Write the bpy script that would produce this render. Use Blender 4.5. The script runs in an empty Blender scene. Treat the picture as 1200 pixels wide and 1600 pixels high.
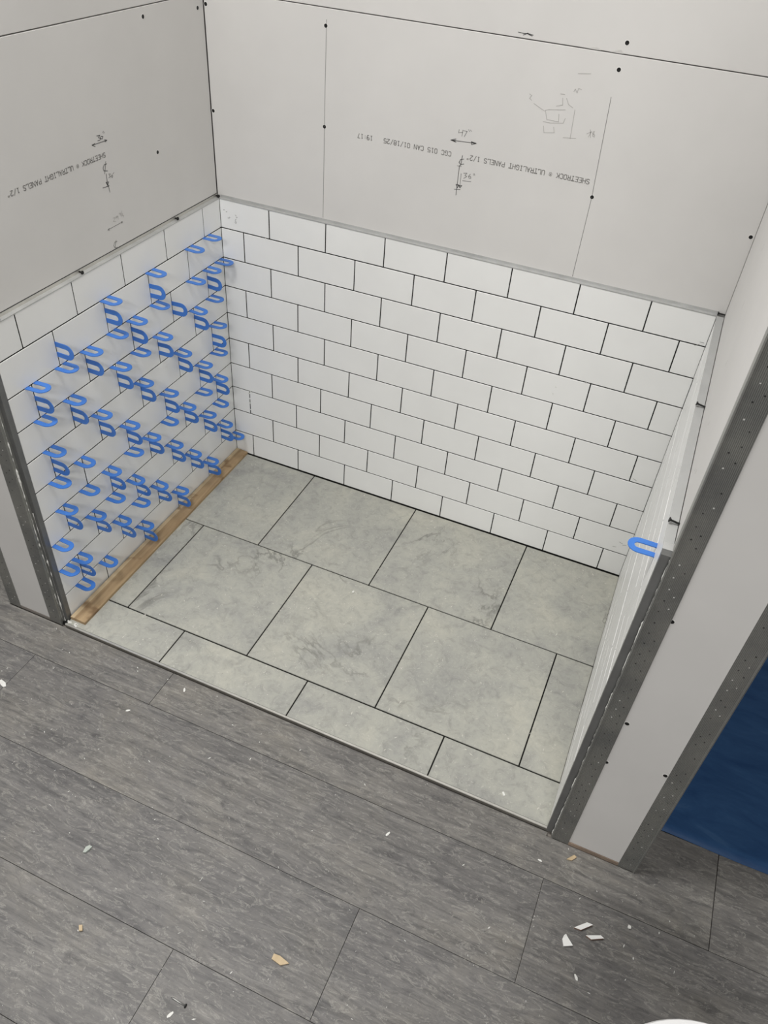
import bpy, bmesh, math, random
from mathutils import Matrix, Vector

random.seed(7)
I = 0.0254                       # everything below is laid out in inches
SC = bpy.context.scene
COL = SC.collection

# ------------------------------------------------------------------ camera
cam_d = bpy.data.cameras.new('camera')
cam_d.sensor_fit = 'HORIZONTAL'
cam_d.sensor_width = 36.0
cam_d.lens = 36.0 * 1231.4 / 1200.0
cam_d.clip_start = 0.05
cam = bpy.data.objects.new('camera', cam_d)
COL.objects.link(cam)
RT = Vector((0.91615247, 0.39547047, 0.06532801))
UP = Vector((-0.30691164, 0.58727813, 0.74893901))
FW = Vector((-0.25781755, 0.70619225, -0.65941081))
mw = Matrix((RT, UP, -FW)).transposed().to_4x4()
mw.translation = Vector((43.468, -65.186, 58.910)) * I
cam.matrix_world = mw
SC.camera = cam

# ------------------------------------------------------------------ light
world = bpy.data.worlds.new('room_light')
SC.world = world
world.use_nodes = True
bg = world.node_tree.nodes['Background']
bg.inputs['Color'].default_value = (1.0, 0.985, 0.96, 1)
bg.inputs['Strength'].default_value = 0.11


def troffer(name, x, y, z, sx, sy, power, col=(1.0, 0.98, 0.95)):
    d = bpy.data.lights.new(name, 'AREA')
    d.shape = 'RECTANGLE'
    d.size, d.size_y = sx * I, sy * I
    d.energy = power
    d.color = col
    o = bpy.data.objects.new(name, d)
    o.location = (x * I, y * I, z * I)
    COL.objects.link(o)
    return o

troffer('ceiling_light', 0, -45, 102, 48, 24, 51)
troffer('ceiling_light', 60, -130, 102, 48, 24, 72)

vs = SC.view_settings
vs.view_transform = 'Standard'
vs.look = 'None'
vs.exposure = 0.0
vs.gamma = 1.0
vs.use_curve_mapping = False


# ------------------------------------------------------------------ materials
def new_mat(name):
    m = bpy.data.materials.new(name)
    m.use_nodes = True
    nt = m.node_tree
    b = nt.nodes['Principled BSDF']
    return m, nt, b


def N(nt, t, **kw):
    n = nt.nodes.new(t)
    for k, v in kw.items():
        if k in n.inputs:
            n.inputs[k].default_value = v
        else:
            setattr(n, k, v)
    return n


def coords(nt, scale=(1, 1, 1), rand=True):
    """object coordinates, shifted per piece so that no two pieces look alike"""
    tc = N(nt, 'ShaderNodeTexCoord')
    mp = N(nt, 'ShaderNodeMapping')
    mp.inputs['Scale'].default_value = scale
    nt.links.new(tc.outputs['Object'], mp.inputs['Vector'])
    if rand:
        oi = N(nt, 'ShaderNodeObjectInfo')
        mul = N(nt, 'ShaderNodeVectorMath', operation='SCALE')
        cmb = N(nt, 'ShaderNodeCombineXYZ')
        nt.links.new(oi.outputs['Random'], cmb.inputs[0])
        nt.links.new(oi.outputs['Random'], cmb.inputs[1])
        nt.links.new(cmb.outputs[0], mul.inputs[0])
        mul.inputs['Scale'].default_value = 37.0
        nt.links.new(mul.outputs[0], mp.inputs['Location'])
    return mp.outputs[0]


def noise(nt, vec, scale, detail=4, rough=0.55, dist=0.0):
    n = N(nt, 'ShaderNodeTexNoise')
    n.inputs['Scale'].default_value = scale
    n.inputs['Detail'].default_value = detail
    n.inputs['Roughness'].default_value = rough
    n.inputs['Distortion'].default_value = dist
    nt.links.new(vec, n.inputs['Vector'])
    return n.outputs['Fac']


def ramp(nt, fac, stops):
    r = N(nt, 'ShaderNodeValToRGB')
    e = r.color_ramp.elements
    while len(e) < len(stops):
        e.new(0.5)
    for k, (p, c) in enumerate(stops):
        e[k].position = p
        e[k].color = (c[0], c[1], c[2], 1) if not isinstance(c, (int, float)) else (c, c, c, 1)
    nt.links.new(fac, r.inputs['Fac'])
    return r.outputs['Color']


def mix(nt, fac, a, b, blend='MIX'):
    m = N(nt, 'ShaderNodeMix', data_type='RGBA', blend_type=blend)
    for s, v in ((m.inputs[0], fac), (m.inputs[6], a), (m.inputs[7], b)):
        if hasattr(v, 'links') or isinstance(v, bpy.types.NodeSocket):
            nt.links.new(v, s)
        elif isinstance(v, (int, float)):
            s.default_value = v
        else:
            s.default_value = (v[0], v[1], v[2], 1)
    return m.outputs[2]


def bump(nt, b, h, strength=0.2, dist=0.002):
    n = N(nt, 'ShaderNodeBump')
    n.inputs['Strength'].default_value = strength
    n.inputs['Distance'].default_value = dist
    nt.links.new(h, n.inputs['Height'])
    nt.links.new(n.outputs[0], b.inputs['Normal'])


def plain(name, col, rough=0.5, metal=0.0, var=0.0, vscale=20.0, spec=0.5):
    m, nt, b = new_mat(name)
    b.inputs['Roughness'].default_value = rough
    b.inputs['Metallic'].default_value = metal
    b.inputs['Specular IOR Level'].default_value = spec
    if var:
        v = coords(nt)
        f = noise(nt, v, vscale)
        c = ramp(nt, f, [(0.3, [x * (1 - var) for x in col]), (0.7, [min(1, x * (1 + var)) for x in col])])
        nt.links.new(c, b.inputs['Base Color'])
    else:
        b.inputs['Base Color'].default_value = (*col, 1)
    return m


def mat_wall_tile():
    m, nt, b = new_mat('white_glazed_tile')
    v = coords(nt)
    c = ramp(nt, noise(nt, v, 9, 3), [(0.3, (0.835, 0.84, 0.83)), (0.7, (0.87, 0.875, 0.865))])
    sm = ramp(nt, noise(nt, v, 55, 6, 0.7, 1.5), [(0.70, 0.0), (0.80, 0.22)])
    c = mix(nt, sm, c, (0.50, 0.50, 0.48))
    nt.links.new(c, b.inputs['Base Color'])
    r = ramp(nt, noise(nt, v, 14, 3), [(0.3, 0.30), (0.7, 0.42)])
    nt.links.new(r, b.inputs['Roughness'])
    bump(nt, b, noise(nt, v, 12, 2), 0.06, 0.002)
    return m


def mat_drywall(name, col):
    m, nt, b = new_mat(name)
    v = coords(nt, rand=False)
    c = ramp(nt, noise(nt, v, 4, 4, 0.6), [(0.3, [x * 0.965 for x in col]), (0.7, [x * 1.03 for x in col])])
    sc = ramp(nt, noise(nt, v, 26, 5, 0.7, 1.0), [(0.72, 0.0), (0.82, 0.12)])
    c = mix(nt, sc, c, (0.30, 0.29, 0.27))
    nt.links.new(c, b.inputs['Base Color'])
    b.inputs['Roughness'].default_value = 0.55
    b.inputs['Specular IOR Level'].default_value = 0.4
    bump(nt, b, noise(nt, v, 900, 2), 0.05, 0.0004)
    return m


def mat_stone():
    m, nt, b = new_mat('grey_stone_floor_tile')
    v = coords(nt)
    big = ramp(nt, noise(nt, v, 5.5, 5, 0.6, 0.6), [(0.30, (0.300, 0.302, 0.285)), (0.50, (0.375, 0.376, 0.340)), (0.75, (0.445, 0.438, 0.380))])
    med = ramp(nt, noise(nt, v, 42, 7, 0.72, 0.8), [(0.30, (0.78, 0.78, 0.79)), (0.5, (1.0, 1.0, 1.0)), (0.72, (1.12, 1.12, 1.10))])
    c = mix(nt, 1.0, big, med, 'MULTIPLY')
    # dark veins
    w = N(nt, 'ShaderNodeTexNoise')
    w.inputs['Scale'].default_value = 3.0
    w.inputs['Detail'].default_value = 6
    w.inputs['Roughness'].default_value = 0.6
    w.inputs['Distortion'].default_value = 0.5
    nt.links.new(v, w.inputs['Vector'])
    ve = ramp(nt, w.outputs['Fac'], [(0.486, 0.0), (0.50, 0.75), (0.514, 0.0)])
    msk = ramp(nt, noise(nt, v, 5, 2), [(0.50, 0.0), (0.66, 1.0)])
    ve = mix(nt, 1.0, ve, msk, 'MULTIPLY')
    c = mix(nt, ve, c, (0.17, 0.17, 0.155))
    # pale flecks and scuffs
    fl = ramp(nt, noise(nt, v, 95, 5, 0.75, 2.2), [(0.60, 0.0), (0.66, 0.60)])
    c = mix(nt, fl, c, (0.64, 0.63, 0.57))
    fd = ramp(nt, noise(nt, v, 160, 3, 0.6, 0.4), [(0.26, 0.5), (0.31, 0.0)])
    c = mix(nt, fd, c, (0.16, 0.16, 0.145))
    nt.links.new(c, b.inputs['Base Color'])
    b.inputs['Roughness'].default_value = 0.52
    b.inputs['Specular IOR Level'].default_value = 0.35
    bump(nt, b, noise(nt, v, 90, 6), 0.12, 0.001)
    return m


def mat_plank():
    m, nt, b = new_mat('grey_wood_look_plank')
    v = coords(nt, (1, 1, 1))
    vg = coords(nt, (1.6, 22, 22))
    vs2 = coords(nt, (1.0, 3.2, 1))
    g1 = noise(nt, vg, 3.0, 8, 0.70, 1.1)
    c = ramp(nt, g1, [(0.28, (0.092, 0.090, 0.088)), (0.44, (0.143, 0.139, 0.134)), (0.60, (0.195, 0.189, 0.180)), (0.78, (0.255, 0.246, 0.232))])
    # broad cloudy patches, then smaller smoky ones drawn out along the board
    p = ramp(nt, noise(nt, v, 5.5, 5, 0.62, 0.7), [(0.30, (0.80, 0.80, 0.82)), (0.5, (1.0, 1.0, 1.0)), (0.7, (1.16, 1.14, 1.08))])
    c = mix(nt, 1.0, c, p, 'MULTIPLY')
    q = ramp(nt, noise(nt, vs2, 13, 6, 0.68, 1.6), [(0.30, (0.60, 0.60, 0.62)), (0.46, (0.98, 0.98, 0.98)), (0.72, (1.14, 1.13, 1.10))])
    c = mix(nt, 1.0, c, q, 'MULTIPLY')
    oi = N(nt, 'ShaderNodeObjectInfo')
    t = ramp(nt, oi.outputs['Random'], [(0.0, (0.92, 0.92, 0.94)), (1.0, (1.06, 1.05, 1.03))])
    c = mix(nt, 1.0, c, t, 'MULTIPLY')
    # swirling grain marks, dust and scuffs
    sw = ramp(nt, noise(nt, vs2, 17, 6, 0.72, 3.0), [(0.55, 0.0), (0.60, 0.58), (0.64, 0.0)])
    c = mix(nt, sw, c, (0.36, 0.35, 0.32))
    sd = ramp(nt, noise(nt, vs2, 24, 5, 0.7, 2.4), [(0.40, 0.0), (0.43, 0.50), (0.46, 0.0)])
    c = mix(nt, sd, c, (0.075, 0.073, 0.072))
    du = ramp(nt, noise(nt, v, 110, 5, 0.75, 1.6), [(0.61, 0.0), (0.70, 0.36)])
    c = mix(nt, du, c, (0.46, 0.45, 0.41))
    nt.links.new(c, b.inputs['Base Color'])
    b.inputs['Roughness'].default_value = 0.5
    b.inputs['Specular IOR Level'].default_value = 0.4
    bump(nt, b, g1, 0.18, 0.001)
    return m


def mat_bead():
    m, nt, b = new_mat('galvanised_corner_bead')
    v = coords(nt, rand=False)
    sp = N(nt, 'ShaderNodeSeparateXYZ')
    nt.links.new(v, sp.inputs[0])
    c = ramp(nt, noise(nt, v, 11, 4, 0.6), [(0.3, (0.25, 0.255, 0.25)), (0.7, (0.38, 0.38, 0.355))])
    nt.links.new(c, b.inputs['Base Color'])
    b.inputs['Metallic'].default_value = 0.55
    b.inputs['Roughness'].default_value = 0.45
    # fine knurling on the flange
    a1 = N(nt, 'ShaderNodeMath', operation='SINE')
    k1 = N(nt, 'ShaderNodeMath', operation='MULTIPLY')
    k1.inputs[1].default_value = 2 * math.pi / (0.085 * I)
    nt.links.new(sp.outputs[0], k1.inputs[0])
    nt.links.new(k1.outputs[0], a1.inputs[0])
    bump(nt, b, a1.outputs[0], 0.8, 0.0008)
    return m


def mat_wood(name, a, bcol):
    m, nt, b = new_mat(name)
    v = coords(nt, (14, 1.2, 14))
    c = ramp(nt, noise(nt, v, 5, 6, 0.6, 0.8), [(0.3, a), (0.65, bcol)])
    v2 = coords(nt)
    kn = ramp(nt, noise(nt, v2, 22, 2, 0.5), [(0.28, 0.75), (0.37, 0.0)])
    c = mix(nt, kn, c, (0.16, 0.09, 0.04))
    nt.links.new(c, b.inputs['Base Color'])
    b.inputs['Roughness'].default_value = 0.6
    return m


def mat_sheet():
    m, nt, b = new_mat('blue_floor_sheet')
    v = coords(nt, (1, 3, 1), rand=False)
    c = ramp(nt, noise(nt, v, 7, 6, 0.65, 0.8), [(0.3, (0.014, 0.055, 0.155)), (0.6, (0.028, 0.085, 0.205)), (0.8, (0.06, 0.13, 0.26))])
    nt.links.new(c, b.inputs['Base Color'])
    b.inputs['Roughness'].default_value = 0.55
    b.inputs['Specular IOR Level'].default_value = 0.25
    bump(nt, b, noise(nt, v, 30, 4), 0.3, 0.002)
    return m


MT = {
    'tile': mat_wall_tile(),
    'dry': mat_drywall('grey_drywall_paper', (0.665, 0.655, 0.64)),
    'stone': mat_stone(),
    'plank': mat_plank(),
    'bead': mat_bead(),
    'thinset': plain('joint_shade_backing', (0.014, 0.014, 0.013), 0.95, 0, 0, 20, 0.1),  # near-black stands in for the shade inside deep open joints
    'core': plain('wall_core', (0.22, 0.20, 0.18), 0.9),
    'trim': plain('satin_aluminium_trim', (0.50, 0.505, 0.50), 0.38, 0.35, 0.10, 30),
    'matte': plain('matte_grey_trim', (0.40, 0.405, 0.40), 0.65, 0.0, 0.05, 20, 0.2),
    'edge': plain('dark_steel_edge_trim', (0.17, 0.172, 0.17), 0.42, 0.4, 0.12, 25),
    'bright': plain('bright_aluminium_lip', (0.62, 0.61, 0.57), 0.3, 0.6, 0.10, 30),
    'lip': plain('brown_grey_profile_face', (0.17, 0.16, 0.14), 0.5, 0.3, 0.2, 30),
    'screw': plain('black_phosphate_screw', (0.012, 0.012, 0.012), 0.5, 0.3),
    'steel': plain('plain_steel', (0.40, 0.40, 0.39), 0.35, 0.8),
    'dimple': plain('dusty_dimple', (0.50, 0.50, 0.48), 0.9),
    'paledust': plain('pale_dust', (0.60, 0.59, 0.54), 0.9),
    'hole': plain('dark_hole', (0.02, 0.02, 0.02), 0.9),
    'white': plain('white_thinset', (0.74, 0.74, 0.71), 0.85, 0, 0.08, 60),
    'paper': plain('torn_paper_rim', (0.76, 0.75, 0.73), 0.9),
    'ink': plain('grey_print_ink', (0.20, 0.195, 0.185), 0.9),
    'd': plain('dark_pencil', (0.09, 0.09, 0.09), 0.8),
    'm': plain('pencil', (0.17, 0.17, 0.165), 0.8),
    'f': plain('faint_pencil', (0.41, 0.40, 0.385), 0.85),
    'blue': plain('blue_plastic', (0.05, 0.19, 0.60), 0.36, 0, 0.05, 30),
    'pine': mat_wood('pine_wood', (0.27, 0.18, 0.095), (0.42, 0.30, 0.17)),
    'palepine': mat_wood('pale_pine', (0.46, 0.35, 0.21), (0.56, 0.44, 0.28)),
    'sheet': mat_sheet(),
    'glaze': plain('white_chip_glaze', (0.84, 0.84, 0.82), 0.35),
    'biscuit': plain('red_biscuit', (0.42, 0.27, 0.21), 0.9),
    'plate': plain('brown_wood_plate', (0.25, 0.19, 0.145), 0.9, 0, 0.3, 25),
    'bucket': plain('white_bucket_plastic', (0.80, 0.80, 0.80), 0.4),
    'greychip': plain('grey_green_chip', (0.42, 0.46, 0.42), 0.6),
    'wet': plain('milky_drop', (0.70, 0.70, 0.66), 0.1),
    'smear': plain('grey_scuff', (0.30, 0.30, 0.29), 0.9),
}


# ------------------------------------------------------------------ mesh helpers
class MB:
    def __init__(self):
        self.v, self.f = [], []

    def add(self, vs_, fs):
        n = len(self.v)
        self.v += [tuple(c * I for c in p) for p in vs_]
        self.f += [tuple(i + n for i in q) for q in fs]
        return self

    def box(self, x0, x1, y0, y1, z0, z1):
        p = [(x0, y0, z0), (x1, y0, z0), (x1, y1, z0), (x0, y1, z0), (x0, y0, z1), (x1, y0, z1), (x1, y1, z1), (x0, y1, z1)]
        return self.add(p, [(0, 3, 2, 1), (4, 5, 6, 7), (0, 1, 5, 4), (1, 2, 6, 5), (2, 3, 7, 6), (3, 0, 4, 7)])

    def prism(self, poly, z0, z1):
        """counter-clockwise polygon in xy, extruded in z"""
        n = len(poly)
        p = [(x, y, z0) for x, y in poly] + [(x, y, z1) for x, y in poly]
        fs = [tuple(reversed(range(n))), tuple(range(n, 2 * n))]
        fs += [(k, (k + 1) % n, n + (k + 1) % n, n + k) for k in range(n)]
        return self.add(p, fs)

    def lathe(self, prof, n, M):
        """profile of (r, h) turned about local z, placed by matrix M (inches)"""
        vs_, fs = [], []
        for r, h in prof:
            for k in range(n):
                a = 2 * math.pi * k / n
                vs_.append(tuple(M @ Vector((r * math.cos(a), r * math.sin(a), h))))
        for j in range(len(prof) - 1):
            for k in range(n):
                k2 = (k + 1) % n
                fs.append((j * n + k, j * n + k2, (j + 1) * n + k2, (j + 1) * n + k))
        fs.append(tuple(reversed(range(n))))
        fs.append(tuple(range((len(prof) - 1) * n, len(prof) * n)))
        return self.add(vs_, fs)

    def mesh(self, name):
        me = bpy.data.meshes.new(name)
        me.from_pydata(self.v, [], self.f)
        me.update()
        return me

    def build(self, name, m, parent=None, smooth=False):
        return link(name, self.mesh(name), m, parent, smooth)


def link(name, me, m=None, parent=None, smooth=False):
    if m is not None and not me.materials:
        me.materials.append(MT[m] if isinstance(m, str) else m)
    if smooth:
        me.polygons.foreach_set('use_smooth', [True] * len(me.polygons))
    o = bpy.data.objects.new(name, me)
    COL.objects.link(o)
    if parent is not None:
        o.parent = parent
    return o


def tag(o, label=None, cat=None, group=None, kind=None):
    if label:
        o['label'] = label
    if cat:
        o['category'] = cat
    if group:
        o['group'] = group
    if kind:
        o['kind'] = kind
    return o


def bevelled(sx, sy, sz, b, cache={}):
    """chamfered block centred on its origin, cached by size; sizes in inches"""
    key = (round(sx, 3), round(sy, 3), round(sz, 3), b)
    if key not in cache:
        bm = bmesh.new()
        bmesh.ops.create_cube(bm, size=1.0)
        for v in bm.verts:
            v.co = Vector((v.co.x * sx * I, v.co.y * sy * I, v.co.z * sz * I))
        bmesh.ops.bevel(bm, geom=list(bm.edges), offset=b * I, segments=1, affect='EDGES')
        me = bpy.data.meshes.new('block')
        bm.to_mesh(me)
        bm.free()
        cache[key] = me
    return cache[key]


def piece(name, x0, x1, y0, y1, z0, z1, m, parent, b=0.03, jit=0.0, axis=0):
    me = bevelled(x1 - x0, y1 - y0, z1 - z0, b)
    o = link(name, me, m, parent)
    loc = Vector(((x0 + x1) / 2, (y0 + y1) / 2, (z0 + z1) / 2))
    if jit:
        loc[axis] += random.uniform(-jit, jit)
    o.location = loc * I
    return o


def structure(name, mb, m, label, cat):
    o = mb.build(name, m)
    return tag(o, label, cat, kind='structure')


def ribbon(mb, pts, w, to3):
    """flat pencil line through 2-D points on a wall; to3 maps (u, v) to a 3-D point"""
    for (a, b_), (c, d) in zip(pts[:-1], pts[1:]):
        L = math.hypot(c - a, d - b_)
        if L < 1e-6:
            continue
        ux, uy = (c - a) / L, (d - b_) / L
        nx, ny = -uy * w / 2, ux * w / 2
        e = w * 0.3
        a2, b2, c2, d2 = a - ux * e, b_ - uy * e, c + ux * e, d + uy * e
        mb.add([to3(a2 + nx, b2 + ny), to3(a2 - nx, b2 - ny), to3(c2 - nx, d2 - ny), to3(c2 + nx, d2 + ny)], [(0, 1, 2, 3)])


ORD = ['zeroth', 'first', 'second', 'third', 'fourth', 'fifth', 'sixth', 'seventh', 'eighth', 'ninth', 'tenth']
H = 3.0625          # tile course
G = 0.053           # half a joint
TT = 0.32           # tile thickness
ZT = 30.36          # top of the tiling
XR = 46.87          # tile face of the right-hand wall


def course(r):
    z0 = 0.18 if r == 10 else (10 - r) * H + G
    z1 = ZT if r == 1 else (10 - r + 1) * H - G
    return z0, z1


def cuts(first, step, end):
    c = [0.0]
    x = first
    while x < end - 0.6:
        c.append(x)
        x += step
    return c + [end]

# ------------------------------------------------------------------ floors
PL = -0.30      # top of the planks
ALC = 0.10      # top of the alcove floor tiles
floor = structure('floor', MB().box(-60, 110, -125, 40, -1.2, -0.52), 'core', 'grey wood look plank floor in front of the alcove', 'floor')
floor_alcove = structure('floor_alcove', MB().box(-0.4, 46.8, -30.66, 0.0, -0.5, 0.0), 'thinset',
                         'alcove floor of large square grey stone look tiles', 'floor')

# alcove tiles: three courses with staggered joints, front course cut down
rows = [(-13.28, -0.10, [0.05, 10.6, 23.55, 36.68, XR + 0.04]),
        (-26.52, -13.32, [0.05, 3.9, 17.1, 30.1, 43.33, XR + 0.04]),
        (-30.70, -26.58, [0.05, 10.42, 23.48, 36.67, XR + 0.3])]
for y0, y1, xs in rows:
    for a, b_ in zip(xs[:-1], xs[1:]):
        piece('stone_tile', a + 0.06, b_ - 0.06, y0 + 0.045, y1 - 0.045, ALC - 0.36, ALC, 'stone', floor_alcove, 0.025, 0.012, 2)

# planks
def plank_poly(poly):
    g = 0.022
    cx = sum(p[0] for p in poly) / len(poly)
    cy = sum(p[1] for p in poly) / len(poly)
    mb = MB().prism([(x - cx, y - cy) for x, y in poly], -0.2, 0.0)
    o = mb.build('plank', 'plank', floor)
    o.location = (cx * I, cy * I, (PL + random.uniform(-0.006, 0.006)) * I)


def plank_rect(x0, x1, y0, y1):
    g = 0.016
    o = piece('plank', x0 + g, x1 - g, y0 + g, y1 - g, PL - 0.2, PL, 'plank', floor, 0.012, 0.006, 2)


PW = 7.83
# the course that runs past the alcove and its two stub walls
a0, a1, a2 = -34.62, -30.92, -26.85
plank_rect(-60, -35.8, a0, a2)
plank_poly([(-35.775, a0 + .025), (12.075, a0 + .025), (12.075, a1), (-6.6, a1), (-6.6, a2 - .025), (-35.775, a2 - .025)])
plank_poly([(12.125, a0 + .025), (59.82, a0 + .025), (59.82, a2 - .025), (54.0, a2 - .025), (54.0, a1 - .35), (47.0, a1 - .35), (47.0, a1), (12.125, a1)])
plank_rect(59.87, 107.7, a0, a2)
starts = [-48.05, -11.9 - 47.85, 25.45 - 2 * 47.85, 13.5 - 2 * 47.85, -8 - 47.85, 30 - 2 * 47.85, 5 - 47.85, 40 - 2 * 47.85, 20 - 2 * 47.85, -2 - 47.85]
y1 = a0
for s in starts:
    y0 = y1 - PW
    x = s
    while x < 108:
        if x + 47.85 > -58:
            plank_rect(max(x, -60), min(x + 47.85, 110), y0, y1)
        x += 47.85
    y1 = y0
y0 = a2
for k in range(4):           # beyond the left stub wall
    plank_rect(-60, -6.6 - (k * 13) % 31 - 5, y0, y0 + PW)
    plank_rect(-6.6 - (k * 13) % 31 - 5, -6.6, y0, y0 + PW)
    y0 += PW

# metal profile along the front edge of the alcove floor
t1 = structure('trim_1', MB().box(0.05, XR + 0.5, -30.86, -30.735, -0.32, 0.02), 'lip', 'metal edge profile between alcove tiles and plank floor', 'trim')
MB().box(0.05, XR + 0.5, -30.88, -30.71, 0.03, 0.125).build('lip', 'bright', t1)

# ------------------------------------------------------------------ walls
WH = 97.0
JB = 47.40      # sheet joint on the back wall
JL = 47.08      # sheet joint on the side walls
wall_back = structure('wall_back', MB().box(-6.5, 110, 0.95, 5.0, -0.5, WH), 'core', 'back wall of the alcove, white subway tile below grey drywall', 'wall')
wall_left = structure('wall_left', MB().box(-6.0, -0.97, -30.28, 0.94, -0.5, WH), 'core', 'left alcove wall with subway tile held by blue spacers', 'wall')
wall_right = structure('wall_right', MB().box(47.97, 53.4, -30.68, 0.94, -0.5, WH), 'core', 'right alcove wall seen edge on with metal corner beads', 'wall')

# drywall sheets
def sheet(x0, x1, y0, y1, z0, z1, par):
    return piece('drywall_sheet', x0, x1, y0, y1, z0, z1, 'dry', par, 0.03)


sb_low = sheet(-0.40, 47.45, 0.40, 0.93, 0.0, JB - 0.035, wall_back)
sb_top = sheet(-0.40, 47.45, 0.40, 0.93, JB + 0.035, WH, wall_back)
sheet(54.0, 110, 0.40, 0.93, 0.0, WH, wall_back)
sl_low = sheet(-0.96, -0.45, -30.28, 0.36, 0.0, JL - 0.035, wall_left)
sl_top = sheet(-0.96, -0.45, -30.28, 0.36, JL + 0.035, WH, wall_left)
sheet(-6.46, -0.47, -30.80, -30.29, 0.05, WH, wall_left)
sheet(-6.50, -6.01, -30.28, 0.94, 0.05, WH, wall_left)
sheet(47.45, 47.96, -30.68, 0.36, 0.0, JL - 0.035, wall_right)
sheet(47.45, 47.96, -30.68, 0.36, JL + 0.035, WH, wall_right)
sheet(47.47, 53.86, -31.20, -30.69, 0.12, WH, wall_right)
sheet(53.41, 53.90, -30.68, 0.36, 0.12, WH, wall_right)
MB().box(48.0, 53.3, -31.24, -30.70, PL, 0.09).build('sole_plate', 'plate', wall_right)
MB().box(-6.0, -0.9, -30.82, -30.30, PL, 0.03).build('sole_plate', 'core', wall_left)

# bed behind the tiling, its near-black colour painting in the joints' shade
MB().box(0.0, 47.0, 0.045, 0.398, -0.2, ZT - 0.1).build('tile_bed', 'thinset', wall_back)
MB().box(-0.448, -0.045, -29.8, 0.30, -0.2, ZT - 0.1).build('tile_bed', 'thinset', wall_left)
MB().box(XR + 0.07, 47.448, -30.4, 0.30, -0.2, ZT - 0.1).build('tile_bed', 'thinset', wall_right)

# ------------------------------------------------------------------ wall tiles
back_first = {1: 5.42, 2: 2.51, 3: 5.45, 4: 2.43, 5: 5.51, 6: 2.40, 7: 5.17, 8: 2.19, 9: 5.11, 10: 2.34}
left_first = {1: 2.92, 2: 5.90, 3: 3.06, 4: 5.83, 5: 3.07, 6: 5.94, 7: 3.10, 8: 5.97, 9: 3.00, 10: 6.08}
LEFT_END = 29.86
for r in range(1, 11):
    z0, z1 = course(r)
    c = cuts(back_first[r], 6.0325 if r < 7 else 6.01, XR - 0.03)
    for a, b_ in zip(c[:-1], c[1:]):
        piece('subway_tile', a + (G if a else 0.02), b_ - (G if b_ < XR - 0.1 else 0), 0.0, TT, z0, z1, 'tile', wall_back, 0.022, 0.010, 1)
    c = cuts(left_first[r], 6.07, LEFT_END)
    for a, b_ in zip(c[:-1], c[1:]):
        piece('subway_tile', -TT, 0.0, -b_ + G, -a - (G if a else 0.03), max(z0, 0.12), z1, 'tile', wall_left, 0.022, 0.010, 0)
    c = cuts(3.05 if r % 2 else 6.05, 6.05, 30.48)
    for a, b_ in zip(c[:-1], c[1:]):
        piece('subway_tile', XR, XR + TT, -b_ + G, -a - (G if a else 0.012), min(z0, 0.115) if r == 10 else z0, z1, 'tile', wall_right, 0.03, 0.016, 0)

# metal trim along the top of the tiling and down its open edges
def ledge(par, x0, x1, y0, y1, mat_):
    MB().box(x0, x1, y0, y1, ZT + 0.02, ZT + 0.08).build('ledge_trim', mat_, par)


ledge(wall_back, -0.02, XR - 0.02, -0.035, 0.395, 'trim')
MB().box(-0.02, XR - 0.02, 0.33, 0.40, ZT + 0.08, ZT + 0.30).build('trim_flange', 'trim', wall_back)
ledge(wall_left, -0.445, 0.03, -29.95, -0.04, 'trim')
MB().box(-0.45, -0.39, -29.95, 0.3, ZT + 0.08, ZT + 0.32).build('trim_flange', 'bright', wall_left)
MB().box(-0.45, -0.43, -29.95, 0.3, ZT + 0.32, ZT + 0.375).build('trim_gap', 'hole', wall_left)
ledge(wall_right, XR - 0.03, 47.40, -29.85, -0.04, 'matte')
MB().box(XR - 0.02, 47.42, -30.45, -29.86, ZT + 0.02, ZT + 0.11).build('trim_end', 'trim', wall_right)
MB().box(-0.42, 0.015, -30.36, LEFT_END * -1 - 0.0, 0.0, ZT + 0.1).build('edge_trim', 'edge', wall_left)
MB().box(XR - 0.015, 47.40, -30.96, -30.50, -0.05, ZT + 0.1).build('edge_trim', 'edge', wall_right)


# corner beads: rounded nose and two thin flanges, with nail holes
def corner_bead(par, x, y, sx, z0=-0.28):
    """corner at (x, y); sx = direction of the front flange in x; front faces -y"""
    mb = MB()
    fw = 1.27
    xa, xb = sorted((x, x + sx * fw))
    mb.box(xa, xb, y - 0.045, y, z0, WH)
    xc, xd = sorted((x - sx * 0.045, x + sx * 0.002))
    mb.box(xc, xd, y - 0.01, y + 1.2, z0, WH)
    n = 10
    pts = [(x + 0.09 * math.cos(2 * math.pi * k / n), y + 0.09 * math.sin(2 * math.pi * k / n)) for k in range(n)]
    mb.prism(pts, z0, WH)
    o = mb.build('corner_bead', 'bead', par)
    hb, wb = MB(), MB()
    z = 0.6
    k = 0
    while z < 64:
        for off in (0.45, 0.85):
            if random.random() < 0.25:
                continue
            zz = z + (0.45 if off > 0.6 else 0) + random.uniform(-0.06, 0.06)
            hx = x + sx * (off + random.uniform(-0.03, 0.03))
            M = Matrix.Translation((hx, y - 0.046, zz)) @ Matrix.Rotation(math.pi / 2, 4, 'X')
            rr = random.choice((0.04, 0.05, 0.05))
            (wb if random.random() < 0.38 else hb).lathe([(rr, -0.02), (rr, 0.004), (rr * 0.6, 0.008)], 8, M)
        z += 0.93
        k += 1
    tag(hb.build('nail_hole', 'hole', o), kind='stuff')
    tag(wb.build('filled_dimple', 'dimple', o), kind='stuff')
    return o


corner_bead(wall_left, -0.45, -30.80, -1)
corner_bead(wall_left, -6.50, -30.80, 1)
corner_bead(wall_right, 47.45, -31.20, 1)
corner_bead(wall_right, 53.90, -31.20, -1)


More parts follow.
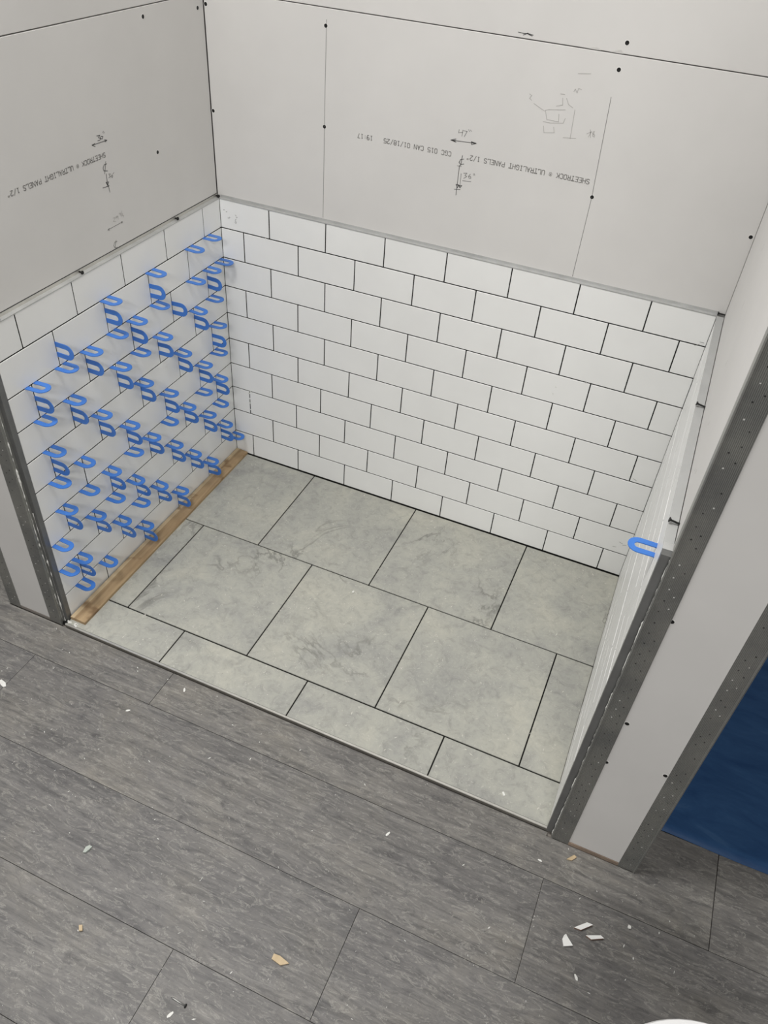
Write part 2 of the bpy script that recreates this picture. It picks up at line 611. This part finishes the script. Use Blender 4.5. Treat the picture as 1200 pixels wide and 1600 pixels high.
def ragged(par, x, y, z0, z1, wmax, step, fill, m='white'):
    """ragged line of squeezed-out thinset"""
    mb = MB()
    z = z0
    w = wmax / 2
    prev = None
    while z < z1:
        w = max(0.012, min(wmax, w + random.uniform(-0.5, 0.5) * wmax))
        if random.random() > fill:
            w = 0.004
        dx = random.uniform(-0.02, 0.02)
        cur = [(x + dx - w / 2, y, z), (x + dx, y - w * 0.5 - 0.01, z), (x + dx + w / 2, y, z)]
        if prev:
            mb.add(prev + cur, [(0, 1, 4, 3), (1, 2, 5, 4)])
        prev = cur
        z += step * random.uniform(0.5, 1.4)
    return mb.build('thinset_line', m, par)


ragged(wall_right, 47.36, -31.14, 0.0, 30.5, 0.10, 0.28, 0.85)
ragged(wall_right, 47.42, -29.93, 30.5, 33.0, 0.10, 0.2, 0.6)
ragged(wall_left, -0.40, -30.60, 0.0, 30.4, 0.22, 0.3, 0.8)
ragged(wall_left, -0.30, -30.40, 0.0, 14.0, 0.26, 0.5, 0.55)
lump = MB()
for k in range(9):
    cx, cy = random.uniform(0.0, 1.2), random.uniform(-30.66, -30.3)
    s = random.uniform(0.04, 0.12)
    lump.lathe([(s, 0), (s * 0.9, 0.05), (s * 0.4, 0.1)], 6, Matrix.Translation((cx, cy, ALC)))
lump.build('thinset_crumbs', 'white', floor_alcove)


# screws
def flush_screw(par, p, axis):
    M = Matrix.Translation(p) @ (Matrix.Rotation(math.pi / 2, 4, 'X') if axis == 'y' else Matrix.Rotation(math.pi / 2 * axis, 4, 'Y'))
    o = MB().lathe([(0.15, -0.15), (0.15, 0.014), (0.14, 0.022), (0.06, 0.016), (0.03, 0.010)], 14, M).build('screw_head', 'screw', par)
    MB().lathe([(0.21, -0.05), (0.20, 0.003), (0.155, 0.006)], 14, M).build('torn_rim', 'paper', o)
    return o


for x, z in ((10.98, 46.16), (10.99, 38.61), (34.54, 46.42), (34.77, 37.39), (47.15, 36.88)):
    flush_screw(wall_back, (x, 0.40, z), 'y')
flush_screw(wall_back, (34.68, 0.40, 48.14), 'y')
for z in (46.3, 38.07):
    flush_screw(wall_back, (-0.22, 0.40, z), 'y')
for y, z in ((-7.86, 46.38), (-0.5, 46.1), (-8.01, 36.57)):
    flush_screw(wall_left, (-0.45, y, z), 1)
for x, y, z in ((48.9, -31.20, 16.3), (48.75, -31.2, 26.2), (52.45, -31.2, 12.6), (48.75, -31.2, 11.6)):
    flush_screw(wall_right, (x, y, z), 'y')


def proud_screw(par, base, d, L=0.52):
    """drywall screw driven in above the trim, its head standing out of the wall"""
    q = Vector(d).normalized().to_track_quat('Z', 'Y').to_matrix().to_4x4()
    M = Matrix.Translation(base) @ q
    prof = [(0.05, -0.1)]
    h = 0.0
    while h < L - 0.16:
        prof += [(0.045, h), (0.075, h + 0.03)]
        h += 0.06
    prof += [(0.05, L - 0.14), (0.08, L - 0.09), (0.155, L - 0.01), (0.155, L), (0.06, L - 0.005)]
    return MB().lathe(prof, 12, M).build('drywall_screw', 'screw', par, True)


zs = ZT + 0.20
proud_screw(wall_right, (47.44, -14.9, zs), (-1, -0.05, 0.22), 0.62)
proud_screw(wall_right, (47.44, -28.1, zs), (-1, -0.1, 0.25), 0.62)
proud_screw(wall_right, (47.40, 0.22, zs), (-1, 0.05, 0), 0.55)
proud_screw(wall_left, (-0.44, -6.68, zs), (1, -0.2, 0.15), 0.40)
proud_screw(wall_left, (-0.44, -19.68, zs), (1, -0.2, 0.1), 0.45)
proud_screw(wall_left, (-0.44, -28.6, zs), (1, -0.2, 0.1), 0.45)
proud_screw(wall_left, (-0.40, 0.10, zs), (1, -0.3, 0.1), 0.40)

# ------------------------------------------------------------------ writing on the sheets
GLY = {
    'S': [[(4, 5), (3, 6), (1, 6), (0, 5), (0, 4), (1, 3.2), (3, 2.8), (4, 2), (4, 1), (3, 0), (1, 0), (0, 1)]],
    'H': [[(0, 0), (0, 6)], [(4, 0), (4, 6)], [(0, 3), (4, 3)]],
    'E': [[(4, 6), (0, 6), (0, 0), (4, 0)], [(0, 3), (3, 3)]],
    'T': [[(0, 5), (0, 6), (4, 6), (4, 5)], [(2, 6), (2, 0)], [(1, 0), (3, 0)]],
    'R': [[(0, 0), (0, 6), (3, 6), (4, 5), (4, 4), (3, 3), (0, 3)], [(2, 3), (4, 0)]],
    'O': [[(1, 0), (0, 1), (0, 5), (1, 6), (3, 6), (4, 5), (4, 1), (3, 0), (1, 0)]],
    'C': [[(4, 5), (3, 6), (1, 6), (0, 5), (0, 1), (1, 0), (3, 0), (4, 1)]],
    'K': [[(0, 0), (0, 6)], [(4, 6), (0, 2.6)], [(1.4, 3.6), (4, 0)]],
    'U': [[(0, 6), (0, 1), (1, 0), (3, 0), (4, 1), (4, 6)]],
    'L': [[(0, 6), (0, 0), (4, 0), (4, 1)]],
    'A': [[(0, 0), (2, 6), (4, 0)], [(0.8, 2.2), (3.2, 2.2)]],
    'I': [[(2, 0), (2, 6)], [(0.8, 6), (3.2, 6)], [(0.8, 0), (3.2, 0)]],
    'G': [[(4, 5), (3, 6), (1, 6), (0, 5), (0, 1), (1, 0), (3, 0), (4, 1), (4, 2.6), (2.2, 2.6)]],
    'P': [[(0, 0), (0, 6), (3, 6), (4, 5), (4, 4), (3, 3), (0, 3)]],
    'N': [[(0, 0), (0, 6), (4, 0), (4, 6)]],
    '0': [[(1, 0), (0, 1), (0, 5), (1, 6), (3, 6), (4, 5), (4, 1), (3, 0), (1, 0)]],
    '1': [[(0.8, 5), (2, 6), (2, 0)], [(0.8, 0), (3.2, 0)]],
    '2': [[(0, 5), (1, 6), (3, 6), (4, 5), (4, 4), (0, 0), (4, 0)]],
    '5': [[(4, 6), (0, 6), (0, 3.4), (3, 3.6), (4, 2.6), (4, 1), (3, 0), (1, 0), (0, 1)]],
    '7': [[(0, 6), (4, 6), (1.5, 0)]],
    '8': [[(1, 3.2), (0, 4), (0, 5), (1, 6), (3, 6), (4, 5), (4, 4), (3, 3.2), (1, 3.2), (0, 2.2), (0, 1), (1, 0), (3, 0), (4, 1), (4, 2.2), (3, 3.2)]],
    '9': [[(4, 4), (3, 3), (1, 3), (0, 4), (0, 5), (1, 6), (3, 6), (4, 5), (4, 2), (3, 0), (1, 0)]],
    '/': [[(0.2, -0.6), (3.8, 6.6)]],
    '"': [[(1.2, 6.2), (1.2, 4.3)], [(2.8, 6.2), (2.8, 4.3)]],
    ':': [[(2, 1.2), (2, 1.7)], [(2, 4), (2, 4.5)]],
    '®': [[(1, 1), (0, 2), (0, 4.4), (1, 5.4), (3, 5.4), (4, 4.4), (4, 2), (3, 1), (1, 1)], [(1.4, 2), (1.4, 4.4), (2.6, 4.4), (2.6, 3.3), (1.4, 3.3)], [(2, 3.3), (2.7, 2)]],
}


def lettering(text, pitch, cap, to3, par, w=0.05):
    mb = MB()
    for k, ch in enumerate(text):
        for st in GLY.get(ch, []):
            pts = [(k * pitch + px / 4 * pitch * 0.70, py / 6 * cap) for px, py in st]
            ribbon(mb, pts, w * (0.5 if ch == '®' else 1), to3)
    o = mb.build('printed_lettering', 'ink', par)
    return o


# the sheets hang upside down, so the print runs right to left and hangs from its baseline
PAD = 0.012
lettering('SHEETROCK ® ULTRALIGHT PANELS 1/2"', 0.304, 0.36, lambda u, v: (34.28 - u, 0.40 - PAD, 38.66 - v), wall_back)
lettering('CGC 015 CAN 01/18/25', 0.307, 0.35, lambda u, v: (22.66 - u, 0.40 - PAD, 38.64 - v), wall_back)
lettering('19:17', 0.290, 0.35, lambda u, v: (15.54 - u, 0.40 - PAD, 38.62 - v), wall_back)
lettering('SHEETROCK ® ULTRALIGHT PANELS 1/2"', 0.306, 0.33, lambda u, v: (-0.45 + PAD, -14.50 - u, 38.19 - v), wall_left)

LEFT_MARKS=[
 ('d',[(-15.10,39.53),(-14.74,39.49),(-14.93,39.37),(-14.71,39.28),(-14.83,39.16),(-15.07,39.18)]),
 ('d',[(-14.65,39.37),(-14.74,39.24),(-14.53,39.19),(-14.41,39.33),(-14.58,39.38),(-14.65,39.37)]),
 ('m',[(-14.38,39.58),(-14.28,39.68)]),
 ('m',[(-14.27,39.52),(-14.17,39.61)]),
 ('d',[(-15.73,39.02),(-14.06,38.97)]),
 ('d',[(-15.41,39.07),(-15.76,39.03),(-15.44,38.85)]),
 ('d',[(-14.31,39.07),(-14.03,38.97),(-14.26,38.91)]),
 ('d',[(-14.48,37.35),(-14.80,37.35),(-14.97,37.16),(-14.94,36.94),(-14.51,36.82)]),
 ('d',[(-14.56,37.53),(-14.90,36.70)]),
 ('d',[(-14.72,36.65),(-14.78,35.77)]),
 ('d',[(-14.90,36.05),(-14.78,35.79),(-14.57,36.00),(-14.90,36.05),(-14.73,35.88)]),
 ('d',[(-15.37,35.76),(-14.58,35.70)]),
 ('d',[(-14.71,35.83),(-14.63,35.22)]),
 ('m',[(-14.48,36.57),(-14.24,36.52),(-14.39,36.44),(-14.28,36.33),(-14.52,36.29)]),
 ('m',[(-14.03,36.46),(-14.20,36.30),(-14.09,36.19),(-14.01,36.31),(-14.16,36.35)]),
 ('m',[(-13.93,36.43),(-13.80,36.52)]),
 ('f',[(-14.75,33.18),(-14.49,33.14),(-14.79,32.91),(-14.50,32.84)]),
 ('f',[(-14.14,33.16),(-14.37,33.19),(-14.37,33.06),(-14.15,33.12),(-14.16,32.90)]),
 ('f',[(-13.96,33.32),(-13.77,33.27),(-13.86,33.20),(-13.75,33.08)]),
 ('f',[(-13.59,33.42),(-13.77,32.99)]),
 ('f',[(-13.51,33.18),(-13.62,33.03),(-13.42,32.97),(-13.52,32.87)]),
 ('m',[(-15.57,32.50),(-13.70,32.53)]),
 ('m',[(-15.38,32.56),(-15.60,32.49),(-15.38,32.40)]),
 ('m',[(-13.86,32.60),(-13.70,32.53),(-13.83,32.44)]),
 ('m',[(-14.71,31.24),(-15.02,31.28),(-15.22,31.04),(-15.07,30.80),(-14.80,30.79)]),
 ('m',[(-14.82,31.39),(-15.10,30.81)]),
 ('m',[(-15.03,30.70),(-14.95,30.48)]),
]
BACK_MARKS=[
 ('m',[(23.11,40.44),(23.10,40.19),(23.45,40.30)]),
 ('m',[(23.43,40.47),(23.41,39.98)]),
 ('m',[(23.48,40.42),(23.80,40.42),(23.61,39.98)]),
 ('m',[(23.92,40.58),(24.00,40.43)]),
 ('m',[(24.07,40.58),(24.16,40.48)]),
 ('d',[(22.54,39.54),(24.68,39.66)]),
 ('d',[(22.94,39.70),(22.51,39.54),(22.97,39.46),(22.69,39.54),(22.93,39.58)]),
 ('d',[(24.27,39.72),(24.69,39.66),(24.31,39.50),(24.27,39.72),(24.50,39.63)]),
 ('d',[(23.82,38.29),(23.53,38.18),(23.44,37.94),(23.61,37.83),(23.87,37.91)]),
 ('d',[(23.66,38.53),(23.62,37.81),(23.51,37.68),(23.52,35.30)]),
 ('m',[(23.33,37.67),(23.69,37.69)]),
 ('m',[(23.74,37.11),(23.77,36.04)]),
 ('d',[(23.41,36.17),(23.57,35.91),(23.63,36.18),(23.41,36.17)]),
 ('d',[(23.60,36.14),(23.79,35.95),(23.93,36.18),(23.60,36.14),(23.80,36.07)]),
 ('d',[(23.31,35.75),(23.83,35.82)]),
 ('m',[(23.95,37.18),(24.25,37.24),(24.09,37.03),(24.26,36.98),(24.01,36.77)]),
 ('m',[(24.55,37.23),(24.40,37.01),(24.49,36.86),(24.64,36.91),(24.58,37.05),(24.43,37.01)]),
 ('m',[(23.94,36.57),(24.68,36.64)]),
 ('m',[(24.79,37.31),(24.84,37.17)]),
 ('m',[(24.88,37.33),(24.94,37.19)]),
 ('d',[(26.74,47.77),(27.16,47.74),(27.60,47.76),(27.89,47.72)]),
 ('d',[(27.14,47.63),(27.47,47.80),(27.57,47.71),(27.82,47.66)]),
 ('f',[(28.81,43.28),(29.73,42.90)]),
 ('f',[(29.76,42.95),(30.08,43.05),(30.73,43.14),(31.29,43.23)]),
 ('f',[(29.81,42.92),(30.02,42.34),(30.95,42.33),(30.87,42.86)]),
 ('f',[(29.76,42.15),(30.35,42.15),(31.33,42.30),(31.42,42.65)]),
 ('f',[(29.86,41.86),(30.00,41.38),(30.79,41.51),(30.66,41.91)]),
 ('f',[(32.01,43.35),(32.10,41.31)]),
 ('f',[(31.55,41.30),(32.54,41.40)]),
 ('f',[(31.21,44.03),(31.45,43.63),(31.82,43.46)]),
 ('f',[(30.70,44.24),(31.02,44.26)]),
 ('f',[(28.35,43.88),(28.54,43.80),(28.41,43.59),(28.60,43.47)]),
 ('f',[(31.65,44.54),(31.73,44.73),(31.91,44.50),(31.96,44.80),(32.21,44.77)]),
 ('f',[(33.27,41.86),(33.59,42.07),(33.44,41.66)]),
 ('f',[(33.47,42.20),(33.61,41.65)]),
 ('f',[(33.74,42.13),(33.70,41.94),(33.88,41.89),(33.88,41.74),(33.74,41.79),(33.82,42.15)]),
 ('f',[(31.70,45.76),(32.62,45.88)]),
 ('f',[(30.55,43.37),(31.02,43.52),(30.92,43.99)]),
]


for marks, par, to3 in ((LEFT_MARKS, wall_left, lambda u, v: (-0.45 + PAD, u, v)), (BACK_MARKS, wall_back, lambda u, v: (u, 0.40 - PAD, v))):
    for key, w in (('d', 0.05), ('m', 0.038), ('f', 0.035)):
        mb = MB()
        for t, pts in marks:
            if t == key:
                ribbon(mb, pts, w, to3)
        mb.build('pencil_note', key, par)
mb = MB()
ribbon(mb, [(11.05, 46.6), (11.0, 42.0), (10.98, 30.7)], 0.035, lambda u, v: (u, 0.40 - PAD, v))
ribbon(mb, [(34.45, 44.6), (34.75, 37.4), (34.70, 30.7)], 0.035, lambda u, v: (u, 0.40 - PAD, v))
mb.build('pencil_line', 'm', wall_back)

# torn paper at the sheet joint
mb = MB()
mb.add([(31.9, 0.40, JB + .03), (33.0, 0.40, JB + .03), (32.7, 0.33, JB + .22)], [(0, 1, 2)])
mb.add([(33.6, 0.40, JB + .03), (34.6, 0.40, JB + .03), (34.4, 0.30, JB + .3)], [(0, 1, 2)])
mb.build('torn_paper', 'paper', wall_back)

# scuffs and a thinset smear on the tiling
mb = MB()
for k in range(9):
    u, v = random.uniform(0.2, 2.0), random.uniform(28.4, 29.6)
    ribbon(mb, [(u, v), (u + random.uniform(0.06, 0.2), v + random.uniform(-0.12, 0.12))], 0.05, lambda a, b_: (a, -0.016, b_))
for x, z in ((46.3, 27.9), (46.0, 27.5), (44.9, 12.7), (46.1, 4.3), (45.7, 4.6), (45.2, 3.8)):
    ribbon(mb, [(x, z), (x + 0.35, z + random.uniform(-0.2, 0.2))], 0.04, lambda a, b_: (a, -0.016, b_))
mb.build('scuff_mark', 'smear', wall_back)
mb = MB()
for x, z, s in ((2.15, 8.9, .12), (2.2, 8.2, .10), (2.18, 7.6, .09), (2.3, 9.2, .07), (2.2, 6.7, .08), (35.6, 20.2, .08), (35.5, 19.4, .07), (5.0, 27.5, .09), (38.2, 21.4, .07)):
    mb.lathe([(s, 0), (s, 0.02), (s * .4, 0.04)], 7, Matrix.Translation((x, 0.0, z)) @ Matrix.Rotation(math.pi / 2, 4, 'X'))
mb.build('thinset_speck', 'white', wall_back)
mb = MB()
for u, v, du, dv in ((-11.2, 41.6, .3, .5), (-10.8, 40.4, .15, .5), (-13, 37.5, .1, .6), (-17.5, 35.5, .2, .5), (-21.7, 33.6, .1, .4), (-25.5, 32.6, .15, .4), (-24.6, 32.1, .1, .3)):
    ribbon(mb, [(u, v), (u + du * .4, v - dv * .5), (u + du, v - dv)], 0.03, lambda a, b_: (47.45 - PAD, a, b_))
mb.build('pencil_scribble', 'm', wall_right)

# ------------------------------------------------------------------ horseshoe spacers
def horseshoe():
    """flat U in the xy plane: prongs enter the wall at x = 0, bend at +x"""
    W, w, L, back = 0.67, 0.235, 1.66, -0.22
    ri, n = W - 2 * w + 0.0, 10
    ri = W - 0.42
    cx = L - W
    out = [(back, -W * 0.97)]
    for k in range(n + 1):
        a = -math.pi / 2 + math.pi * k / n
        out.append((cx + W * math.cos(a), W * math.sin(a)))
    out.append((back, W * 0.97))
    inn = [(back, -ri)]
    for k in range(n + 1):
        a = -math.pi / 2 + math.pi * k / n
        inn.append((cx + 0.02 + ri * math.cos(a), ri * math.sin(a)))
    inn.append((back, ri))
    m = len(out)
    t = 0.03
    v = [(x, y, t) for x, y in out] + [(x, y, t) for x, y in inn] + [(x, y, -t) for x, y in out] + [(x, y, -t) for x, y in inn]
    f = []
    for k in range(m - 1):
        f.append((k, k + 1, m + k + 1, m + k))
        f.append((2 * m + k + 1, 2 * m + k, 3 * m + k, 3 * m + k + 1))
        f.append((k + 1, k, 2 * m + k, 2 * m + k + 1))
        f.append((m + k, m + k + 1, 3 * m + k + 1, 3 * m + k))
    for k in (0, m - 1):
        q = (k, m + k, 3 * m + k, 2 * m + k)
        f.append(q if k == 0 else q[::-1])
    return MB().add(v, f).mesh('horseshoe')


HS = horseshoe()
HS.materials.append(MT['blue'])
FLAT = {1: [2.65, 5.65, 11.65, 17.81], 2: [1.0, 3.12, 5.97, 11.69, 15.09, 17.76, 21.16, 24.13, 27.41],
        3: [3.07, 5.97, 11.93, 15.24, 18.11, 24.11, 27.49], 4: [2.95, 9.22, 15.51, 21.45, 27.42],
        5: [3.15, 6.01, 12.15, 18.3, 24.53, 27.71], 6: [3.36, 6.46, 9.6, 12.55, 15.66, 18.38, 21.65, 24.73, 27.76],
        7: [3.56, 6.21, 12.33, 18.78, 21.85, 24.75, 29.1], 8: [3.14, 9.51, 15.56, 18.67, 21.68, 27.49, 29.15],
        9: [0.95, 6.52, 12.46, 18.74, 24.5, 27.87]}
UPR = {2: [(1, .58), (2, .46), (3, .52)], 3: [(0, .47), (1, .51), (2, .35), (3, .48), (4, .55)], 4: [(0, .46), (1, .48), (2, .52), (3, .52)],
       5: [(0, .56), (1, .44), (2, .48), (3, .54), (4, .57)], 6: [(0, .42), (1, .51), (2, .49)], 7: [(0, .43), (1, .49), (2, .49), (3, .52), (4, .61)],
       8: [(0, .5), (1, .52), (2, .57), (3, .56)], 9: [(0, .54), (1, .5), (2, .58), (3, .57), (4, .55)], 10: [(0, .51), (1, .54), (2, .57)]}


def spacer(loc, rot, label, group):
    o = bpy.data.objects.new('tile_spacer', HS)
    COL.objects.link(o)
    o.location = Vector(loc) * I
    o.rotation_euler = rot
    tag(o, label, 'spacer', group)
    return o


for k, ys in FLAT.items():
    for n, y in enumerate(ys):
        spacer((0.0, -y, (10 - k) * H), (0, math.radians(random.uniform(-1.6, 2.4)), math.radians(random.uniform(-5, 5))),
               'flat blue horseshoe spacer in %s horizontal joint down left wall, %s from back corner' % (ORD[k], ORD[n + 1]),
               'flat blue spacers in the left wall joints')
for r, js in UPR.items():
    for n, (j, fr) in enumerate(js):
        y = left_first[r] + j * 6.07
        z = (10 - r + 1 - min(max(fr, 0.46), 0.56)) * H
        spacer((0.0, -y, z), (math.pi / 2, math.radians(random.uniform(-4, 4)), math.radians(random.uniform(-1.5, 1.5))),
               'upright blue horseshoe spacer in %s tile row down left wall, %s from back corner' % (ORD[r], ORD[n + 1]),
               'upright blue spacers in the left wall joints')
spacer((XR, -27.3, 9 * H), (0, 0, math.pi), 'lone blue horseshoe spacer sticking out of right wall near its corner bead', None)

# ------------------------------------------------------------------ loose things
mb = MB()
n = 14
vs_, fs = [], []
for k in range(n + 1):
    t = k / n
    y = -30.12 + 30.0 * t
    x0 = 0.16 - 0.12 * t + random.uniform(-0.01, 0.01)
    x1 = 1.80 - 0.26 * t + random.uniform(-0.015, 0.015)
    vs_ += [(x0, y, ALC), (x0 + 0.02, y, ALC + 0.40), (x0 + 0.42, y, ALC + 0.40), (x1 - 0.05, y, ALC + 0.33), (x1, y, ALC + 0.28), (x1, y, ALC)]
for k in range(n):
    for j in range(6):
        j2 = (j + 1) % 6
        fs.append((k * 6 + j, k * 6 + j2, (k + 1) * 6 + j2, (k + 1) * 6 + j))
fs += [tuple(reversed(range(6))), tuple(range(n * 6, n * 6 + 6))]
fs = [tuple(reversed(q)) for q in fs]
strip = mb.add(vs_, fs).build('wood_strip', 'pine')
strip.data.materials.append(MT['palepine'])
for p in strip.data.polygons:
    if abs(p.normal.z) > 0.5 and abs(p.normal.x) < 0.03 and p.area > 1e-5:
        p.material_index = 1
tag(strip, 'thin pine wood strip lying on the tiles along the left wall', 'wood strip')

# blue sheet over the floor beyond the right stub wall
nx, ny = 30, 26
vs_, fs = [], []
for j in range(ny + 1):
    for i in range(nx + 1):
        x = 54.05 + 54 * i / nx
        y = -26.9 + 27.1 * j / ny + (random.uniform(-0.06, 0.06) if j == 0 else 0)
        z = PL + 0.05 + 0.03 * math.sin(x * 0.7 + y * 0.3) * math.sin(y * 0.55) + random.uniform(0, 0.02)
        vs_.append((x, y, z))
for j in range(ny):
    for i in range(nx):
        a = j * (nx + 1) + i
        fs.append((a, a + 1, a + nx + 2, a + nx + 1))
bs = MB().add(vs_, fs).build('floor_sheet', 'sheet', None, True)
sm = bs.modifiers.new('thickness', 'SOLIDIFY')
sm.thickness = 0.03 * I
tag(bs, 'blue protective sheet covering the floor beyond the right wall', 'floor sheet')


def chip(name, poly, h, m, label, cat, m2=None, skew=(0, 0), group=None):
    cx = sum(p[0] for p in poly) / len(poly)
    cy = sum(p[1] for p in poly) / len(poly)
    area = sum(a[0] * b_[1] - b_[0] * a[1] for a, b_ in zip(poly, poly[1:] + poly[:1]))
    if area < 0:
        poly = poly[::-1]
    n = len(poly)
    lo = [((x - cx) * 0.94 + skew[0], (y - cy) * 0.94 + skew[1], 0) for x, y in poly]
    hi = [(x - cx, y - cy, h * (1 + 0.12 * math.sin(k * 2.1))) for k, (x, y) in enumerate(poly)]
    me_f = [tuple(reversed(range(n))), tuple(range(n, 2 * n))] + [(k, (k + 1) % n, n + (k + 1) % n, n + k) for k in range(n)]
    o = MB().add(lo + hi, me_f).build(name, m)
    if m2:
        o.data.materials.append(MT[m2])
        for p in o.data.polygons:
            if p.normal.z < 0.7:
                p.material_index = 1
    o.location = (cx * I, cy * I, (PL + 0.002) * I)
    return tag(o, label, cat, group)


CG = 'chips of broken tile on the plank floor'
chip('tile_chip', [(50.56, -37.23), (51.36, -36.47), (51.79, -36.48), (51.05, -37.2)], 0.22, 'glaze', 'white broken tile chip, farthest of three from the camera', 'tile chip', 'biscuit', group=CG)
chip('tile_chip', [(49.97, -38.34), (50.02, -38.05), (50.14, -37.89), (50.24, -38.0), (50.77, -38.48), (50.17, -38.79)], 0.20, 'glaze', 'white broken tile chip with a pointed tip, leftmost of three', 'tile chip', 'glaze', group=CG)
chip('tile_chip', [(51.46, -37.41), (52.46, -36.94), (52.72, -37.07), (51.87, -37.52)], 0.22, 'glaze', 'white broken tile chip with reddish edge, rightmost of three', 'tile chip', 'biscuit', group=CG)
chip('wood_chip', [(31.86, -47.72), (32.3, -47.66), (33.11, -47.82), (32.62, -48.18), (31.88, -48.07)], 0.16, 'palepine', 'tan wedge of wood lying alone on the planks', 'wood chip')
chip('wood_chip', [(48.90, -32.48), (49.37, -31.88), (49.6, -31.99), (49.29, -32.41)], 0.12, 'palepine', 'pointed tan wood chip beside the right stub wall', 'wood chip')
chip('wood_chip', [(18.70, -51.73), (18.89, -51.61), (19.16, -51.92), (18.96, -52.04)], 0.15, 'palepine', 'tiny tan wood block near left end of the planks', 'wood chip')
chip('mortar_chip', [(15.60, -47.52), (15.55, -47.1), (15.69, -46.88), (15.94, -46.86), (15.9, -47.15), (15.79, -47.45)], 0.18, 'greychip', 'small curved grey green chip on the planks', 'chip')
chip('plaster_crumb', [(54.15, -35.5), (54.2, -35.3), (54.38, -35.32), (54.42, -35.5), (54.28, -35.58)], 0.12, 'white', 'round white plaster crumb on planks right of the tile chips', 'crumb')
FG = 'white flakes on the plank floor'
FL = [((-0.50, -38.35), 1.0, 'pale torn flake at the left edge of the planks'),
      ((14.02, -32.04), .45, 'narrow white flake just in front of the metal edge profile'),
      ((10.92, -35.93), .40, 'thin white flake on dark plank near the left stub wall'),
      ((35.62, -36.48), .45, 'slender white flake in the middle of the planks'),
      ((27.55, -53.70), .5, 'white bent flake beside the small nail'),
      ((47.05, -33.42), .35, 'white flake in front of the right edge trim'),
      ((51.46, -40.35), .45, 'thin pale sliver below the three tile chips')]
for (x, y), s, lb in FL:
    a = random.uniform(0, 3.1)
    ca, sa = math.cos(a), math.sin(a)
    pl = [(x + s * (u * ca - v * sa), y + s * (u * sa + v * ca)) for u, v in ((-.5, -.08), (-.1, -.22), (.45, -.1), (.5, .12), (0, .2), (-.4, .14))]
    chip('white_flake', pl, 0.05, 'white', lb, 'flake', group=FG)
chip('white_flake', [(42.72, -29.45), (42.85, -29.35), (43.05, -29.62), (42.95, -29.75)], 0.06, 'white', 'white flake on the front row of alcove tiles', 'flake', group=FG).location.z = (ALC + 0.002) * I

# small nail
d = Vector((1.17, -0.04, 0)).normalized()
M = Matrix.Translation((27.01, -52.83, PL + 0.06)) @ d.to_track_quat('Z', 'Y').to_matrix().to_4x4()
nl = bpy.data.objects.new('nail', None)
COL.objects.link(nl)
nl.location = (27.6 * I, -52.85 * I, PL * I)
Mi = Matrix.Translation((-27.6, 52.85, -PL)) @ M
MB().lathe([(0.005, 0), (0.05, 0.12), (0.05, 1.12)], 10, Mi).build('shank', 'steel', nl, True)
MB().lathe([(0.05, 1.10), (0.135, 1.13), (0.135, 1.19), (0.10, 1.21)], 12, Mi).build('head', 'screw', nl)
tag(nl, 'small steel nail with dark head lying on the planks', 'nail')

# milky drop on the alcove floor
mb = MB()
prof = [(0.10, 0), (0.13, 0.03), (0.11, 0.07), (0.05, 0.10)]
mb.lathe(prof, 12, Matrix.Identity(4))
mb.v = [(x, y * (1.0 if y < 0 else 1.9), z) for x, y, z in mb.v]
dr = mb.build('water_drop', 'wet', None, True)
dr.location = (22.55 * I, -14.95 * I, (ALC + 0.01) * I)
tag(dr, 'single milky drop on a central alcove floor tile', 'drop')

# bucket
bk = bpy.data.objects.new('bucket', None)
COL.objects.link(bk)
bk.location = (57.28 * I, -51.75 * I, PL * I)
tag(bk, 'white plastic bucket with lid at the bottom edge of the picture', 'bucket')
MB().lathe([(5.2, 0), (5.35, 0.15), (5.85, 11.6), (6.1, 11.65), (6.1, 11.9), (5.88, 11.95), (5.9, 12.8), (6.1, 12.85), (6.1, 13.1), (5.9, 13.15), (5.92, 13.7)], 64, Matrix.Identity(4)).build('pail', 'bucket', bk, False)
MB().lathe([(6.2, 13.35), (6.28, 13.5), (6.28, 14.15), (6.2, 14.3), (6.0, 14.3), (5.9, 14.1), (5.7, 14.05), (0.5, 14.05)], 64, Matrix.Identity(4)).build('lid', 'bucket', bk, False)

# dust and crumbs nobody could count
mb = MB()


def fleck(x, y, z, s):
    a = random.uniform(0, math.pi)
    l, w = s * random.uniform(0.8, 2.4), s * random.uniform(0.3, 0.7)
    ca, sa = math.cos(a), math.sin(a)
    p = [(x + l * u * ca - w * v * sa, y + l * u * sa + w * v * ca) for u, v in ((-.5, 0), (0, -.5), (.5, 0), (0, .5))]
    mb.add([(px, py, z) for px, py in p] + [(x, y, z + min(0.03, s * 0.3))], [(0, 1, 4), (1, 2, 4), (2, 3, 4), (3, 0, 4), (3, 2, 1, 0)])


for k in range(420):
    fleck(random.uniform(-4, 60), random.uniform(-58, -31.1), PL + 0.003, random.choice((0.05, 0.06, 0.07, 0.09, 0.14)))
tag(mb.build('dust_flecks', 'white'), 'scattered white dust flecks over the grey planks', 'dust', kind='stuff')
mb = MB()
for k in range(620):
    fleck(random.uniform(2, 46), random.uniform(-30.3, -0.6), ALC + 0.012, random.choice((0.05, 0.06, 0.08, 0.13, 0.18)))
tag(mb.build('dust_flecks', 'paledust'), 'pale dust flecks scattered over the alcove floor tiles', 'dust', kind='stuff')
